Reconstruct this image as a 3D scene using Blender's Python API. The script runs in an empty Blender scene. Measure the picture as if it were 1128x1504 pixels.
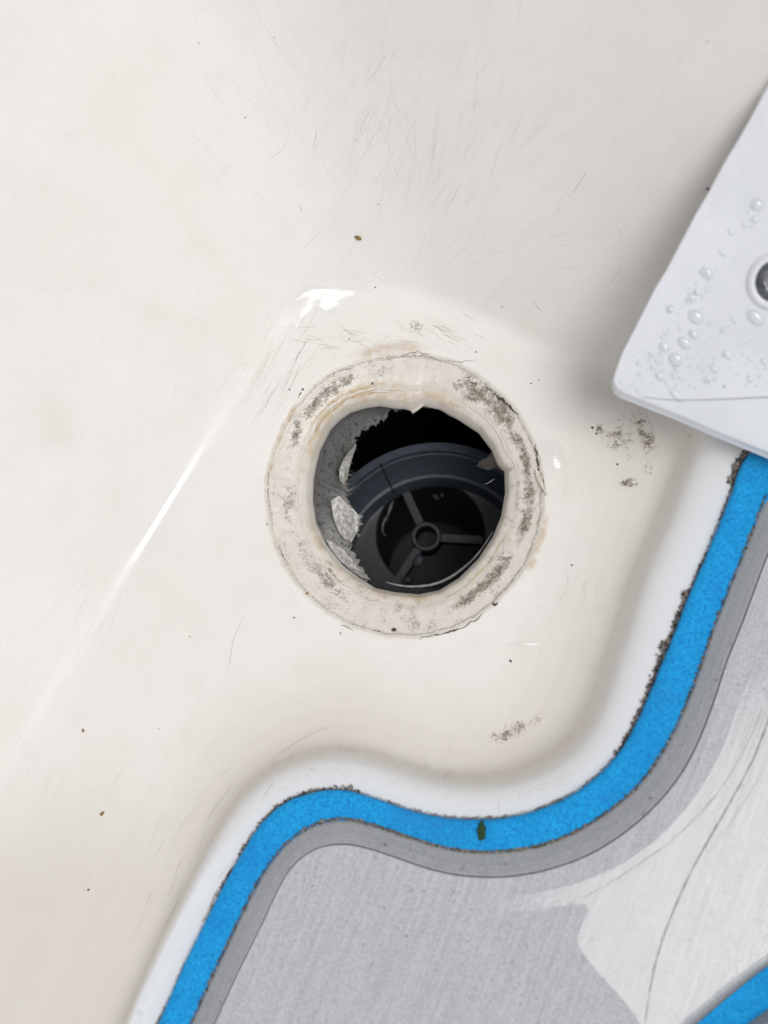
import bpy, bmesh, math, random, time
import numpy as np
from mathutils import Vector, Matrix, noise

# ---------------------------------------------------------------- camera, sky, sun, exposure
sc = bpy.context.scene
C = sc.collection
MM = 0.001
FOVT = math.tan(math.radians(25.0))
DIST = 0.2419
VIEWDIR = Vector((0.080, -0.200, 0.0)); VIEWDIR.z = math.sqrt(1 - VIEWDIR.x**2 - VIEWDIR.y**2)
CAMPOS = VIEWDIR * DIST
cam = bpy.data.cameras.new('camera'); cam_o = bpy.data.objects.new('camera', cam); C.objects.link(cam_o)
cam.sensor_fit = 'VERTICAL'; cam.sensor_height = 36.0; cam.sensor_width = 27.0
cam.lens = 18.0 / FOVT
cam.clip_start = 0.005; cam.clip_end = 100.0
zax = VIEWDIR.normalized(); xax = Vector((0, 1, 0)).cross(zax).normalized(); yax = zax.cross(xax)
cam_o.matrix_world = Matrix(((xax.x, yax.x, zax.x, CAMPOS.x), (xax.y, yax.y, zax.y, CAMPOS.y), (xax.z, yax.z, zax.z, CAMPOS.z), (0, 0, 0, 1)))
cam.dof.use_dof = True; cam.dof.focus_distance = DIST + 0.004; cam.dof.aperture_fstop = 13.0
sc.camera = cam_o

SUN_AZ = (0.80, -0.60); SUN_ZEN = math.radians(19.5)
sundir = Vector((SUN_AZ[0] * math.sin(SUN_ZEN), SUN_AZ[1] * math.sin(SUN_ZEN), math.cos(SUN_ZEN)))
world = bpy.data.worlds.new('World'); sc.world = world; world.use_nodes = True
wn = world.node_tree; wn.nodes.clear()
wo = wn.nodes.new('ShaderNodeOutputWorld'); bg = wn.nodes.new('ShaderNodeBackground'); sky = wn.nodes.new('ShaderNodeTexSky')
sky.sky_type = 'NISHITA'; sky.sun_disc = False
sky.sun_elevation = math.pi / 2 - SUN_ZEN; sky.sun_rotation = math.atan2(SUN_AZ[0], SUN_AZ[1])
sky.air_density = 0.9; sky.dust_density = 1.6; sky.ozone_density = 0.5
bg.inputs['Strength'].default_value = 0.14
hsv = wn.nodes.new('ShaderNodeHueSaturation'); hsv.inputs['Saturation'].default_value = 0.22   # thin overcast: a nearly white sky
wn.links.new(sky.outputs[0], hsv.inputs['Color']); wn.links.new(hsv.outputs[0], bg.inputs[0]); wn.links.new(bg.outputs[0], wo.inputs[0])
sun = bpy.data.lights.new('sun', 'SUN'); sun_o = bpy.data.objects.new('sun', sun); C.objects.link(sun_o)
sun.energy = 1.25; sun.angle = math.radians(26.0); sun.color = (1.0, 0.992, 0.98)
sun_o.rotation_euler = sundir.to_track_quat('Z', 'Y').to_euler()
sun_o.location = sundir * 2.0
vs = sc.view_settings
vs.view_transform = 'Standard'; vs.look = 'None'; vs.gamma = 1.0; vs.use_curve_mapping = False
vs.exposure = 0.07

# ---------------------------------------------------------------- helpers
rng = np.random.default_rng(7); random.seed(7)
X3, Y3, Z3, CP = (np.array(v) for v in (xax, yax, zax, CAMPOS))
def rays(px, py):
    px = np.asarray(px, float); py = np.asarray(py, float)
    a = (px - 564) / 752 * FOVT; b = (752 - py) / 752 * FOVT
    return a[..., None] * X3 + b[..., None] * Y3 - Z3
def P(px, py, z):                     # the place at height z (m) that lies at a spot of the photograph
    d = rays(px, py); t = (np.asarray(z, float) - CP[2]) / d[..., 2]
    return CP + d * t[..., None]
def PP(pts, z): a = np.array(pts, float); return P(a[:, 0], a[:, 1], z)
def resample(p, n, it=3):
    p = np.asarray(p, float)
    q = p
    for _ in range(it):               # Chaikin smoothing, ends kept
        a = .75 * q[:-1] + .25 * q[1:]; b = .25 * q[:-1] + .75 * q[1:]
        r = np.empty((2 * len(a), q.shape[1])); r[0::2] = a; r[1::2] = b
        q = np.vstack([q[:1], r, q[-1:]])
    s = np.r_[0, np.cumsum(np.linalg.norm(np.diff(q, axis=0), axis=1))]
    t = np.linspace(0, s[-1], n)
    return np.stack([np.interp(t, s, q[:, k]) for k in range(q.shape[1])], 1)
def smax(a, b, k):
    h = np.maximum(k - np.abs(a - b), 0) / k; return np.maximum(a, b) + h * h * k / 4
def smin(a, b, k): return -smax(-a, -b, k)
def sstep(a, b, x):
    t = np.clip((x - a) / (b - a), 0, 1); return t * t * (3 - 2 * t)

def mesh_obj(name, verts, faces, mat, parent=None, smooth=True, attrs=None):
    me = bpy.data.meshes.new(name)
    if isinstance(faces, np.ndarray):
        vv = np.asarray(verts, np.float32); nf, k = faces.shape
        me.vertices.add(len(vv)); me.vertices.foreach_set('co', vv.ravel()); me.loops.add(nf * k); me.loops.foreach_set('vertex_index', faces.astype(np.int32).ravel())
        me.polygons.add(nf); me.polygons.foreach_set('loop_start', np.arange(0, nf * k, k, dtype=np.int32)); me.update(calc_edges=True)
    else: me.from_pydata([tuple(v) for v in np.asarray(verts)], [], [tuple(int(i) for i in f) for f in faces])
    if attrs:
        for k, v in attrs.items():
            at = me.attributes.new(k, 'FLOAT', 'POINT'); at.data.foreach_set('value', np.asarray(v, np.float32))
    if smooth: me.polygons.foreach_set('use_smooth', [True] * len(me.polygons))
    if isinstance(mat, (list, tuple)):
        for m in mat: me.materials.append(m)
    else: me.materials.append(mat)
    me.update()
    o = bpy.data.objects.new(name, me); C.objects.link(o)
    if parent is not None: o.parent = parent; o.matrix_parent_inverse = parent.matrix_world.inverted()
    return o
def empty(name, loc, label, cat, group=None):
    o = bpy.data.objects.new(name, None); C.objects.link(o); o.location = loc
    o.matrix_world = Matrix.Translation(loc)
    o.empty_display_size = 0.01
    o['label'] = label; o['category'] = cat
    if group: o['group'] = group
    return o
def tag(o, label, cat=None, group=None, kind=None):
    o['label'] = label
    if cat: o['category'] = cat
    if group: o['group'] = group
    if kind: o['kind'] = kind
    return o
def bm_obj(name, bm, mat, parent=None, smooth=True):
    me = bpy.data.meshes.new(name); bm.to_mesh(me); bm.free()
    if smooth: me.polygons.foreach_set('use_smooth', [True] * len(me.polygons))
    me.materials.append(mat)
    o = bpy.data.objects.new(name, me); C.objects.link(o)
    if parent is not None: o.parent = parent; o.matrix_parent_inverse = parent.matrix_world.inverted()
    return o

# ---------------------------------------------------------------- materials
class NT:
    def __init__(s, name):
        s.m = bpy.data.materials.new(name); s.m.use_nodes = True
        s.t = s.m.node_tree; s.t.nodes.clear()
        s.out = s.t.nodes.new('ShaderNodeOutputMaterial')
        s.co = s.t.nodes.new('ShaderNodeTexCoord').outputs['Object']
    def n(s, typ, **kw):
        x = s.t.nodes.new(typ)
        for k, v in kw.items(): setattr(x, k, v)
        return x
    def l(s, a, b): s.t.links.new(a, b)
    def setv(s, sock, v):
        if isinstance(v, bpy.types.NodeSocket): s.l(v, sock)
        elif isinstance(v, (tuple, list)) and len(v) == 3 and sock.type == 'RGBA': sock.default_value = (*v, 1)
        else: sock.default_value = v
    def math(s, op, a, b=0.0, clamp=False):
        x = s.n('ShaderNodeMath', operation=op, use_clamp=clamp); s.setv(x.inputs[0], a); s.setv(x.inputs[1], b); return x.outputs[0]
    def mix(s, f, a, b):
        x = s.n('ShaderNodeMix', data_type='RGBA'); s.setv(x.inputs[0], f); s.setv(x.inputs[6], a); s.setv(x.inputs[7], b); return x.outputs[2]
    def map(s, v, a, b, c=0.0, d=1.0, smooth=True):
        x = s.n('ShaderNodeMapRange', interpolation_type='SMOOTHSTEP' if smooth else 'LINEAR')
        s.setv(x.inputs[0], v); x.inputs[1].default_value = a; x.inputs[2].default_value = b; x.inputs[3].default_value = c; x.inputs[4].default_value = d
        return x.outputs[0]
    def noise(s, scale, detail=3, rough=.55, vec=None, dist=0.0):
        x = s.n('ShaderNodeTexNoise'); x.inputs['Scale'].default_value = scale; x.inputs['Detail'].default_value = detail
        x.inputs['Roughness'].default_value = rough; x.inputs['Distortion'].default_value = dist
        s.l(vec if vec is not None else s.co, x.inputs['Vector']); return x.outputs['Fac']
    def voro(s, scale, vec=None, feature='F1', rnd=1.0):
        x = s.n('ShaderNodeTexVoronoi', feature=feature); x.inputs['Scale'].default_value = scale; x.inputs['Randomness'].default_value = rnd
        s.l(vec if vec is not None else s.co, x.inputs['Vector']); return x
    def mapping(s, rot=(0, 0, 0), scale=(1, 1, 1)):
        # turn first, then stretch
        r = s.n('ShaderNodeMapping'); r.inputs['Rotation'].default_value = rot; s.l(s.co, r.inputs['Vector'])
        q = s.n('ShaderNodeMapping'); q.inputs['Scale'].default_value = scale; s.l(r.outputs[0], q.inputs['Vector']); return q.outputs[0]
    def attr(s, name): return s.n('ShaderNodeAttribute', attribute_name=name).outputs['Fac']
    def bump(s, h, dist, strength=1.0, normal=None):
        x = s.n('ShaderNodeBump'); x.inputs['Strength'].default_value = strength; x.inputs['Distance'].default_value = dist; s.l(h, x.inputs['Height'])
        if normal is not None: s.l(normal, x.inputs['Normal'])
        return x.outputs[0]
    def bsdf(s, color, rough, normal=None, **kw):
        b = s.n('ShaderNodeBsdfPrincipled'); s.setv(b.inputs['Base Color'], color); s.setv(b.inputs['Roughness'], rough)
        if normal is not None: s.l(normal, b.inputs['Normal'])
        for k, v in kw.items(): s.setv(b.inputs[k.replace('_', ' ')], v)
        s.l(b.outputs[0], s.out.inputs[0]); return s.m

def m_gelcoat():
    t = NT('gelcoat')
    n1 = t.noise(28, 3); n2 = t.noise(2600, 2); n3 = t.noise(130, 4)
    deck = t.attr('deck'); dirt = t.attr('dirt'); rust = t.attr('rust'); seat = t.attr('seat'); yel = t.attr('yellow')
    base = t.mix(t.map(n1, .3, .7), (.773, .7355, .683), (.805, .772, .727))
    base = t.mix(t.math('MULTIPLY', t.map(n3, .45, .75), .30), base, (.72, .68, .625))
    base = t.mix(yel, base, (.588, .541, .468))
    base = t.mix(t.math('MULTIPLY', t.map(n2, .50, .72), .16), base, (.50, .46, .42))
    base = t.mix(deck, base, (.725, .732, .735))
    # bare sanded seat of the old flange
    sc1 = t.noise(420, 5, .65); sc2 = t.noise(1500, 4, .65)
    seatc = t.mix(t.map(sc1, .35, .65), (.70, .645, .56), (.61, .55, .465))
    base = t.mix(t.math('MULTIPLY', seat, .6), base, seatc)
    rn = t.noise(300, 4, .6)
    base = t.mix(t.math('MULTIPLY', rust, t.map(rn, .36, .62)), base, (.47, .30, .125))
    # speckled dirt: broad mask times fine noise
    d1 = t.math('ADD', t.math('MULTIPLY', t.noise(1900, 5, .7), .70), t.math('MULTIPLY', t.noise(560, 3, .6), .40))
    dirt = t.math('MULTIPLY', dirt, t.map(t.noise(210, 4, .65), .32, .62, .76, 1.14))
    thr = t.math('SUBTRACT', 1.0, t.math('MULTIPLY', dirt, .62))
    dm = t.math('MULTIPLY', t.math('SUBTRACT', d1, t.math('MULTIPLY', thr, .97)), 5.5, clamp=True)
    dm = t.math('MULTIPLY', dm, t.math('MINIMUM', t.math('MULTIPLY', dirt, 6.0), 1.0))
    dm = t.math('MULTIPLY', dm, .92)
    base = t.mix(dm, base, t.mix(t.map(t.noise(900, 2), .4, .6), (.12, .093, .068), (.32, .265, .21)))
    # faint pits
    v = t.voro(260); pit = t.map(v.outputs['Distance'], .03, .075, 1.0, 0.0)
    rnd = t.n('ShaderNodeSeparateColor'); t.l(v.outputs['Color'], rnd.inputs[0])
    pit = t.math('MULTIPLY', pit, t.map(rnd.outputs[0], .93, .96))
    base = t.mix(t.math('MULTIPLY', pit, .7), base, (.20, .15, .10))
    rough = t.math('ADD', t.math('MULTIPLY', n3, .08), t.map(t.attr('gloss'), 0, 1, .40, .02, False))
    rough = t.math('ADD', rough, t.math('ADD', t.math('MULTIPLY', seat, -.14), t.math('MULTIPLY', dm, .3)), clamp=True)
    hgt = t.math('ADD', t.math('MULTIPLY', t.noise(180, 2), .5), t.math('MULTIPLY', n2, .05))
    b = t.bump(hgt, .00012)
    b = t.bump(t.math('MULTIPLY', t.math('ADD', sc1, t.math('MULTIPLY', dm, .6)), seat), .00022, .8, b)
    return t.bsdf(base, rough, b, IOR=1.5, Specular_IOR_Level=t.math('ADD', t.map(t.attr('gloss'), 0, 1, .08, .55, False), t.math('MULTIPLY', seat, .25)))
def m_flat(name, c, rough=.6, var=.25, scale=800, bumpd=.0001, **kw):
    t = NT(name); n = t.noise(scale, 4, .6)
    d = tuple(x * (1 - var) for x in c); e = tuple(min(1, x * (1 + var)) for x in c)
    return t.bsdf(t.mix(t.map(n, .3, .7), d, e), rough, t.bump(n, bumpd), **kw)
def m_blue():
    t = NT('blue_foam')
    n = t.noise(2300, 4, .7); n2 = t.noise(90, 3)
    c = t.mix(t.map(n, .32, .68), (.005, .235, .62), (.018, .46, .92))
    c = t.mix(t.math('MULTIPLY', t.map(n2, .4, .7), .25), c, (.006, .21, .62))
    pit = t.map(t.noise(1500, 2), .66, .74)
    c = t.mix(t.math('MULTIPLY', pit, .7), c, (.002, .06, .26))
    ac = t.math('ADD', t.attr('across'), t.math('MULTIPLY', t.noise(260, 2), .06))
    ln = t.math('MULTIPLY', t.map(ac, .88, .905), t.map(ac, .915, .94, 1.0, 0.0))
    c = t.mix(t.math('MULTIPLY', ln, .55), c, (.003, .10, .36))
    c = t.mix(t.math('MULTIPLY', t.map(t.noise(45, 4, .6), .52, .72), .35), c, (.03, .25, .58))
    b = t.bump(t.math('SUBTRACT', n, t.math('MULTIPLY', ln, .5)), .00045, .9)
    return t.bsdf(c, .7, b, Specular_IOR_Level=.22)
def m_grey(name='grey_foam', ang=23, bevel=False):
    t = NT(name)
    n = t.noise(2100, 4, .7)
    v = t.mapping((0, 0, math.radians(ang)), (1500, 55, 1500)); line = t.noise(1.0, 3, .6, v)
    v2 = t.mapping((0, 0, math.radians(ang)), (1300, 26, 1300)); line2 = t.noise(1.0, 3, .55, v2)
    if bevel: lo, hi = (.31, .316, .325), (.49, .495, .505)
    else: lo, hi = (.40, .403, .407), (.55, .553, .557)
    h = t.math('ADD', t.math('MULTIPLY', n, .7), t.math('MULTIPLY', line, .3))
    if bevel:
        st = t.attr('across')            # fine steps of the router cut, running along the edge
        w = t.n('ShaderNodeTexNoise', noise_dimensions='1D'); w.inputs['Scale'].default_value = 34; w.inputs['Detail'].default_value = 3; t.l(st, w.inputs['W'])
        h = t.math('ADD', t.math('MULTIPLY', n, .38), t.math('MULTIPLY', w.outputs['Fac'], .62))
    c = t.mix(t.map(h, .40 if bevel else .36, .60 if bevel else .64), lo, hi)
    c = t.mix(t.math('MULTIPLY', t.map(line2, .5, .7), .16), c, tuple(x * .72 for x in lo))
    pit = t.map(t.noise(1250, 2), .655, .72); 
    pit2 = t.math('MULTIPLY', pit, t.map(t.noise(140, 2), .40, .62))
    c = t.mix(t.math('MULTIPLY', pit2, .6), c, (.13, .13, .13))
    b = t.bump(t.math('ADD', h, t.math('MULTIPLY', line2, .3)), .00035, .9)
    b = t.bump(t.math('SUBTRACT', 1.0, pit2), .0002, .8, b)
    return t.bsdf(c, .62, b, Specular_IOR_Level=.3)
def m_water(name, ior=1.4, rough=.03, bumpd=0.0, bscale=300, inner=1.0):
    t = NT(name)
    fr = t.n('ShaderNodeFresnel'); fr.inputs[0].default_value = ior
    gl = t.n('ShaderNodeBsdfGlossy'); gl.inputs['Roughness'].default_value = rough
    tr = t.n('ShaderNodeBsdfTransparent'); tr.inputs[0].default_value = (.985, .99, .99, 1)
    mx = t.n('ShaderNodeMixShader')
    if bumpd:
        b = t.bump(t.noise(bscale, 3), bumpd); t.l(b, gl.inputs['Normal']); t.l(b, fr.inputs['Normal'])
    geo = t.n('ShaderNodeNewGeometry')          # only the outer face of the water mirrors
    t.l(t.math('MULTIPLY', fr.outputs[0], t.math('SUBTRACT', 1.0, t.math('MULTIPLY', geo.outputs['Backfacing'], inner))), mx.inputs[0]); t.l(tr.outputs[0], mx.inputs[1]); t.l(gl.outputs[0], mx.inputs[2]); t.l(mx.outputs[0], t.out.inputs[0])
    return t.m
def m_laminate():
    t = NT('torn_laminate')
    n = t.noise(700, 5, .65); pale = t.attr('pale')
    v = t.n('ShaderNodeCombineXYZ'); t.l(t.math('MULTIPLY', t.attr('ang'), 60.0), v.inputs[0]); t.l(t.math('MULTIPLY', t.attr('dep'), 2.2), v.inputs[1])
    fib = t.noise(1.6, 5, .7, v.outputs[0], 1.2)
    c = t.mix(t.map(fib, .3, .7), (.14, .137, .13), (.42, .41, .395))
    c2 = t.mix(t.map(fib, .3, .65), (.50, .47, .42), (.82, .81, .78))
    c = t.mix(pale, c, c2)
    c = t.mix(t.math('MULTIPLY', t.map(n, .56, .66), .8), c, (.035, .032, .03))
    return t.bsdf(c, .55, t.bump(t.math('ADD', fib, n), .0008, .9))
def m_plate():
    t = NT('white_plastic')
    n = t.noise(60, 3); n2 = t.noise(1800, 2)
    c = t.mix(t.map(n, .35, .65), (.675, .685, .70), (.72, .73, .745))
    c = t.mix(t.math('MULTIPLY', t.map(n2, .55, .75), .10), c, (.55, .56, .57))
    return t.bsdf(c, .24, t.bump(t.math('ADD', t.noise(90, 3), t.math('MULTIPLY', t.noise(700, 3), .10)), .0006, .6), IOR=1.48)
GEL = m_gelcoat(); BLUE = m_blue(); GREY = m_grey(); GREYB = m_grey('grey_foam_cut', 23, True)
SCR_A = m_flat('scratch_pale', (.685, .652, .60), .5, .05); SCR_B = m_flat('scratch_dark', (.54, .50, .45), .6, .2); CRACK = m_flat('crack_dirt', (.075, .062, .05), .8, .45)
BLACKP = m_flat('black_plastic', (.017, .020, .022), .42, .18, 500, .00006)
COLLAR = m_flat('dark_slate_plastic', (.052, .064, .080), .45, .12, 500, .00006)
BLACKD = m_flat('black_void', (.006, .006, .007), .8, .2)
GRIME = m_flat('black_grime', (.075, .063, .053), .9, .55, 2500, .0004); GRIMEP = m_flat('pale_grime', (.30, .27, .235), .9, .3, 2500, .0003)
ALGAE = m_flat('algae', (.095, .090, .045), .9, .5, 2500, .0004); GREEN = m_flat('green_algae', (.012, .055, .012), .7, .5, 2500, .0004)
LAM = m_laminate(); RESIN = m_flat('resin', (.46, .45, .43), .35, .35, 900, .0005)
PLATE = m_plate(); METAL = m_flat('screw_steel', (.16, .165, .17), .35, .3, 700, .0002, Metallic=0.9)
RUSTY = m_flat('rust_bit', (.26, .16, .045), .7, .4, 2500, .0003)
WATER = m_water('water', 1.5, .12); FILM = m_water('water_film', 1.42, .11, .00002, 1200); DROP = m_water('water_drop', 1.6, .17, inner=.62)
SEALW = m_flat('cream_sealant', (.70, .655, .58), .14, .08, 500, .0002); SEALB = m_flat('tan_sealant', (.50, .37, .21), .2, .25, 500, .0002)
SEAL = m_flat('old_sealant', (.66, .60, .51), .4, .10, 500, .0003)

# ---------------------------------------------------------------- curves read from the photograph
H = 18 * MM                       # deck above the floor of the recess
ZB = H + 2.2 * MM                 # top of the blue foam
ZG = H + 5.2 * MM                 # top of the grey foam
C0 = [(58,1904),(145,1704),(232,1504),(269,1418),(299,1358),(329,1298),(354,1254),(379,1214),(404,1189),(433,1172),(468,1162),(503,1160),(538,1169),(577,1183),(622,1197),(672,1205),(724,1205),(770,1198),(813,1183),(848,1165),(882,1139),(913,1105),(937,1062),(968,990),(994,926),(1016,867),(1035,826),(1061,763),(1080,714),(1087,688),(1098,670),(1113,657),(1128,651),(1180,643),(1300,640),(1500,640)]
C1 = [(105,1904),(192,1704),(280,1504),(307,1443),(331,1393),(354,1343),(379,1294),(408,1249),(438,1222),(468,1207),(498,1201),(528,1205),(557,1214),(597,1228),(637,1241),(680,1250),(726,1251),(770,1247),(813,1236),(856,1216),(899,1188),(934,1158),(962,1122),(994,1068),(1024,993),(1046,926),(1068,871),(1094,807),(1113,758),(1124,728),(1140,708),(1165,698),(1300,690),(1500,690)]
C2 = [(138,1904),(225,1704),(314,1504),(344,1437),(369,1388),(393,1338),(413,1294),(433,1266),(458,1248),(483,1240),(513,1239),(547,1247),(587,1261),(627,1275),(667,1285),(722,1289),(770,1285),(813,1275),(856,1260),(899,1236),(943,1203),(986,1158),(1018,1108),(1046,1038),(1068,967),(1087,923),(1106,871),(1128,811),(1148,765),(1170,742),(1210,734),(1300,730),(1500,730)]
CD = C0[:28] + [(1076,720),(1098,665),(1130,595),(1180,500),(1240,390),(1330,220),(1450,0),(1600,-260)]
deck_w = resample(PP(CD, H), 130)[:, :2]
deck_w = np.vstack([deck_w[:1] + (deck_w[:1] - deck_w[3:4]) * 60, deck_w, deck_w[-1:] + (deck_w[-1:] - deck_w[-4:-3]) * 60])
HOLE = [(469,658),(484,628),(498,614),(513,603),(536,596),(557,593),(580,597),(592,597),(603,600),(612,597),(621,593),(645,598),(674,614),(703,633),(722,658),(731,680),(741,690),(742,722),(736,757),(724,787),(703,819),(674,848),(645,866),(615,872),(580,869),(551,863),(528,848),(504,830),(478,798),(463,766),(458,734),(459,702),(463,681)]
DC = P(598, 729, 0.0)             # drain centre on the floor
def polar_of(pts3):
    d = pts3[:, :2] - DC[:2]; a = np.arctan2(d[:, 1], d[:, 0]); r = np.hypot(d[:, 0], d[:, 1])
    o = np.argsort(a); return a[o], r[o]
def polar_fn(pts3):
    a, r = polar_of(pts3); a = np.r_[a - 2*np.pi, a, a + 2*np.pi]; r = np.r_[r, r, r]
    return lambda th: np.interp(np.arctan2(np.sin(th), np.cos(th)), a, r)
_e = np.linspace(0, 2*np.pi, 200, endpoint=False)
ring_f = polar_fn(P(594 + 207*np.cos(_e), 727 + 212*np.sin(_e), 0.0))
hp = np.array(HOLE + HOLE[:1], float); hs = np.r_[0, np.cumsum(np.linalg.norm(np.diff(hp, axis=0), axis=1))]
ht = np.linspace(0, hs[-1], 400, endpoint=False); hp = np.stack([np.interp(ht, hs, hp[:, 0]), np.interp(ht, hs, hp[:, 1])], 1)
hole_f = polar_fn(PP(hp, -4.6 * MM))

# ---------------------------------------------------------------- shape of the recess
def line(pa, pb):
    a = P(*pa, 0.0)[:2]; b = P(*pb, 0.0)[:2]; d = (b - a) / np.linalg.norm(b - a); n = np.array([-d[1], d[0]])
    return a, n                   # n points left of a->b
LA, LN = line((0, 1150), (325, 620))
TA, TN = line((470, 364), (900, 562))
GLC = P(246, 735, 0.0)
def sd_deck(x, y):
    q = np.stack([x, y], -1).astype(np.float32); out = np.empty(len(x)); W = deck_w.astype(np.float32); a = W[:-1]; b = W[1:]; ab = b - a; l2 = (ab**2).sum(1)
    for s in range(0, len(x), 20000):
        p = q[s:s+20000, None, :] - a[None]; t = np.clip((p * ab).sum(2) / l2, 0, 1)
        e = p - t[..., None] * ab; d2 = (e**2).sum(2); k = d2.argmin(1); ii = np.arange(len(k))
        cr = ab[k, 0] * p[ii, k, 1] - ab[k, 1] * p[ii, k, 0]
        out[s:s+20000] = np.sqrt(d2[ii, k]) * np.sign(cr)
    return out                    # positive on the recess side
DK_D = np.linspace(-.004, .060, 641)
DK_Z = np.interp(DK_D, np.array([-4, 1.5, 3.5, 5.5, 7.2, 8.6, 9.5, 10.2, 10.8, 11.4, 12.3, 14.5, 18, 23, 30, 40, 60]) * MM, np.array([18, 18, 17.75, 17.15, 16.3, 15.1, 13.6, 11.4, 9.2, 7.6, 6.3, 4.9, 3.5, 2.1, .85, 0, 0]) * MM)
for _ in range(2): DK_Z = np.convolve(np.r_[[DK_Z[0]]*4, DK_Z, [DK_Z[-1]]*4], np.ones(9) / 9, 'valid')
def height(x, y, full=False):
    x = np.asarray(x, float).ravel(); y = np.asarray(y, float).ravel()
    rr = np.hypot(x - DC[0], y - DC[1])
    dl = (x - LA[0]) * LN[0] + (y - LA[1]) * LN[1]
    dt = (x - TA[0]) * TN[0] + (y - TA[1]) * TN[1]
    floor = 0.0 * x + 0.0006 * sstep(.04, .10, rr)
    zl = dl * math.tan(math.radians(46)); zt = dt * math.tan(math.radians(55))
    w = smax(zl, zt, .045)
    z = smax(floor, w, .0026 - .0010 * np.exp(-((x - GLC[0])**2 + (y - GLC[1])**2) / .022**2))
    z = smin(z, .19 + 0 * z, .03)
    d = sd_deck(x, y)
    low = sstep(-.005, -.075, x) * sstep(-.045, -.085, y)     # the gutter that leaves at the lower left
    k = .70 - .10 * low + .28 * sstep(.025, .055, x) * sstep(-.065, -.01, y)
    dd = d / k
    # rolled shoulder, steep side, then a wide fillet onto the floor
    zd = np.interp(dd, DK_D, DK_Z)
    zd = np.where(d < 0, H, zd)
    zd = zd + low * .011 * np.clip(1 - d / .060, 0, 1) * (1 - np.exp(-np.maximum(d, 0) / .006)) * (d > 0)
    z2 = smax(z, zd, .003)
    z2 = np.where(d < 0, np.maximum(H, z - .02 * sstep(0, -.03, d)), z2) if False else np.where(d < -.002, H + 0 * d, np.where(d < .004, np.minimum(z2, H + np.maximum(0, d) * .05), z2))
    if full: return z2, d, low, rr
    return z2

_gn = 420; _gx = np.linspace(-.21, .21, _gn); _grid = []
def height_fast(x, y):
    if not _grid:
        gx, gy = np.meshgrid(_gx, _gx, indexing='ij'); _grid.append(height(gx.ravel(), gy.ravel()).reshape(_gn, _gn))
    g = _grid[0]; u = np.clip((np.asarray(x).ravel() + .21) / .42 * (_gn - 1), 0, _gn - 1.001); v = np.clip((np.asarray(y).ravel() + .21) / .42 * (_gn - 1), 0, _gn - 1.001)
    i = u.astype(int); j = v.astype(int); a = u - i; b = v - j
    return (g[i, j] * (1-a) * (1-b) + g[i+1, j] * a * (1-b) + g[i, j+1] * (1-a) * b + g[i+1, j+1] * a * b)
def drape(px, py, lift=.00003):   # the spot of the recess surface seen at a place in the photograph
    px = np.asarray(px, float).ravel(); py = np.asarray(py, float).ravel()
    d = rays(px, py); lo = np.full(len(px), (.10 - CP[2])) / d[:, 2]; hi = np.full(len(px), (-.012 - CP[2])) / d[:, 2]
    t = lo.copy(); found = np.zeros(len(px), bool); step = (hi - lo) / 40
    prev = t.copy(); res = hi.copy()
    for i in range(41):
        p = CP + d * t[:, None]; under = (p[:, 2] < surf(p[:, 0], p[:, 1])) & ~found
        if under.any():
            a = np.where(under, prev, 0); b = np.where(under, t, 0)
            for _ in range(9):
                m = (a + b) / 2; q = CP + d * m[:, None]; u = q[:, 2] < surf(q[:, 0], q[:, 1])
                b = np.where(u, m, b); a = np.where(u, a, m)
            res[under] = b[under]; found |= under
            if found.all(): break
        prev = t.copy(); t = t + step
    p = CP + d * res[:, None]; p[:, 2] += lift
    return p

PROF_T = np.array([0, .05, .11, .18, .27, .38, .55, .75, .90, .935, .955, .975, 1.0, 1.03, 1.10])
PROF_Z = np.array([-5.6, -4.3, -3.3, -2.75, -2.35, -1.55, -1.15, -.80, -.55, -.46, -.34, -.20, -.07, -.02, 0.0]) * MM
def ring_noise(th): 
    return np.array([1 + .010 * noise.noise((3*math.cos(a), 3*math.sin(a), 1.3)) + .011 * noise.noise((11*math.cos(a), 11*math.sin(a), 4.1)) + .003 * noise.noise((40*math.cos(a), 40*math.sin(a), 9.1)) for a in np.atleast_1d(th)])
_ta = np.linspace(-np.pi, np.pi, 1441); _rn = ring_noise(_ta)
def ring_r(th): return ring_f(th) * np.interp(np.arctan2(np.sin(th), np.cos(th)), _ta, _rn)
def seat_z(x, y):
    th = np.arctan2(y - DC[1], x - DC[0]); r = np.hypot(x - DC[0], y - DC[1]); ro = ring_r(th); rh = hole_f(th)
    t = (r - rh) / (ro - rh); return np.interp(t, PROF_T, PROF_Z), t
def surf(x, y):
    z = height_fast(x, y); sz, t = seat_z(np.asarray(x).ravel(), np.asarray(y).ravel())
    return np.where(t < 1.1, sz + (z * (t > .9)), z)

# ---------------------------------------------------------------- the recess (one moulding)
recess = empty('drain_recess', (0, 0, 0), 'cream gelcoat moulded recess with a stained, torn round drain hole and sloping walls', 'recess moulding')
NTH = 960
th = np.linspace(-np.pi, np.pi, NTH, endpoint=False)
ro = ring_r(th); rh = hole_f(th)
ts = np.r_[np.linspace(0, .3, 12), np.linspace(.33, .9, 20), np.linspace(.915, 1.10, 14)]
rows = [rh + t * (ro - rh) for t in ts]
r_s = []; r = .0345; 
while r < .165: r_s.append(r); r += .00044
while r < .45: r_s.append(r); r *= 1.035
last = rows[-1]
for r in r_s:
    rows.append(np.maximum(last * (1 - sstep(.034, .042, r)) + 0, 0) * 0 + (r + (last - .0345 + .0005) * (1 - sstep(.0345, .045, r))))
R = np.array(rows); NR = len(R)
X = DC[0] + R * np.cos(th); Y = DC[1] + R * np.sin(th)
xf, yf = X.ravel(), Y.ravel()
zf, df, lowf, rrf = height(xf, yf, True)
sz, tt = seat_z(xf, yf)
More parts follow.
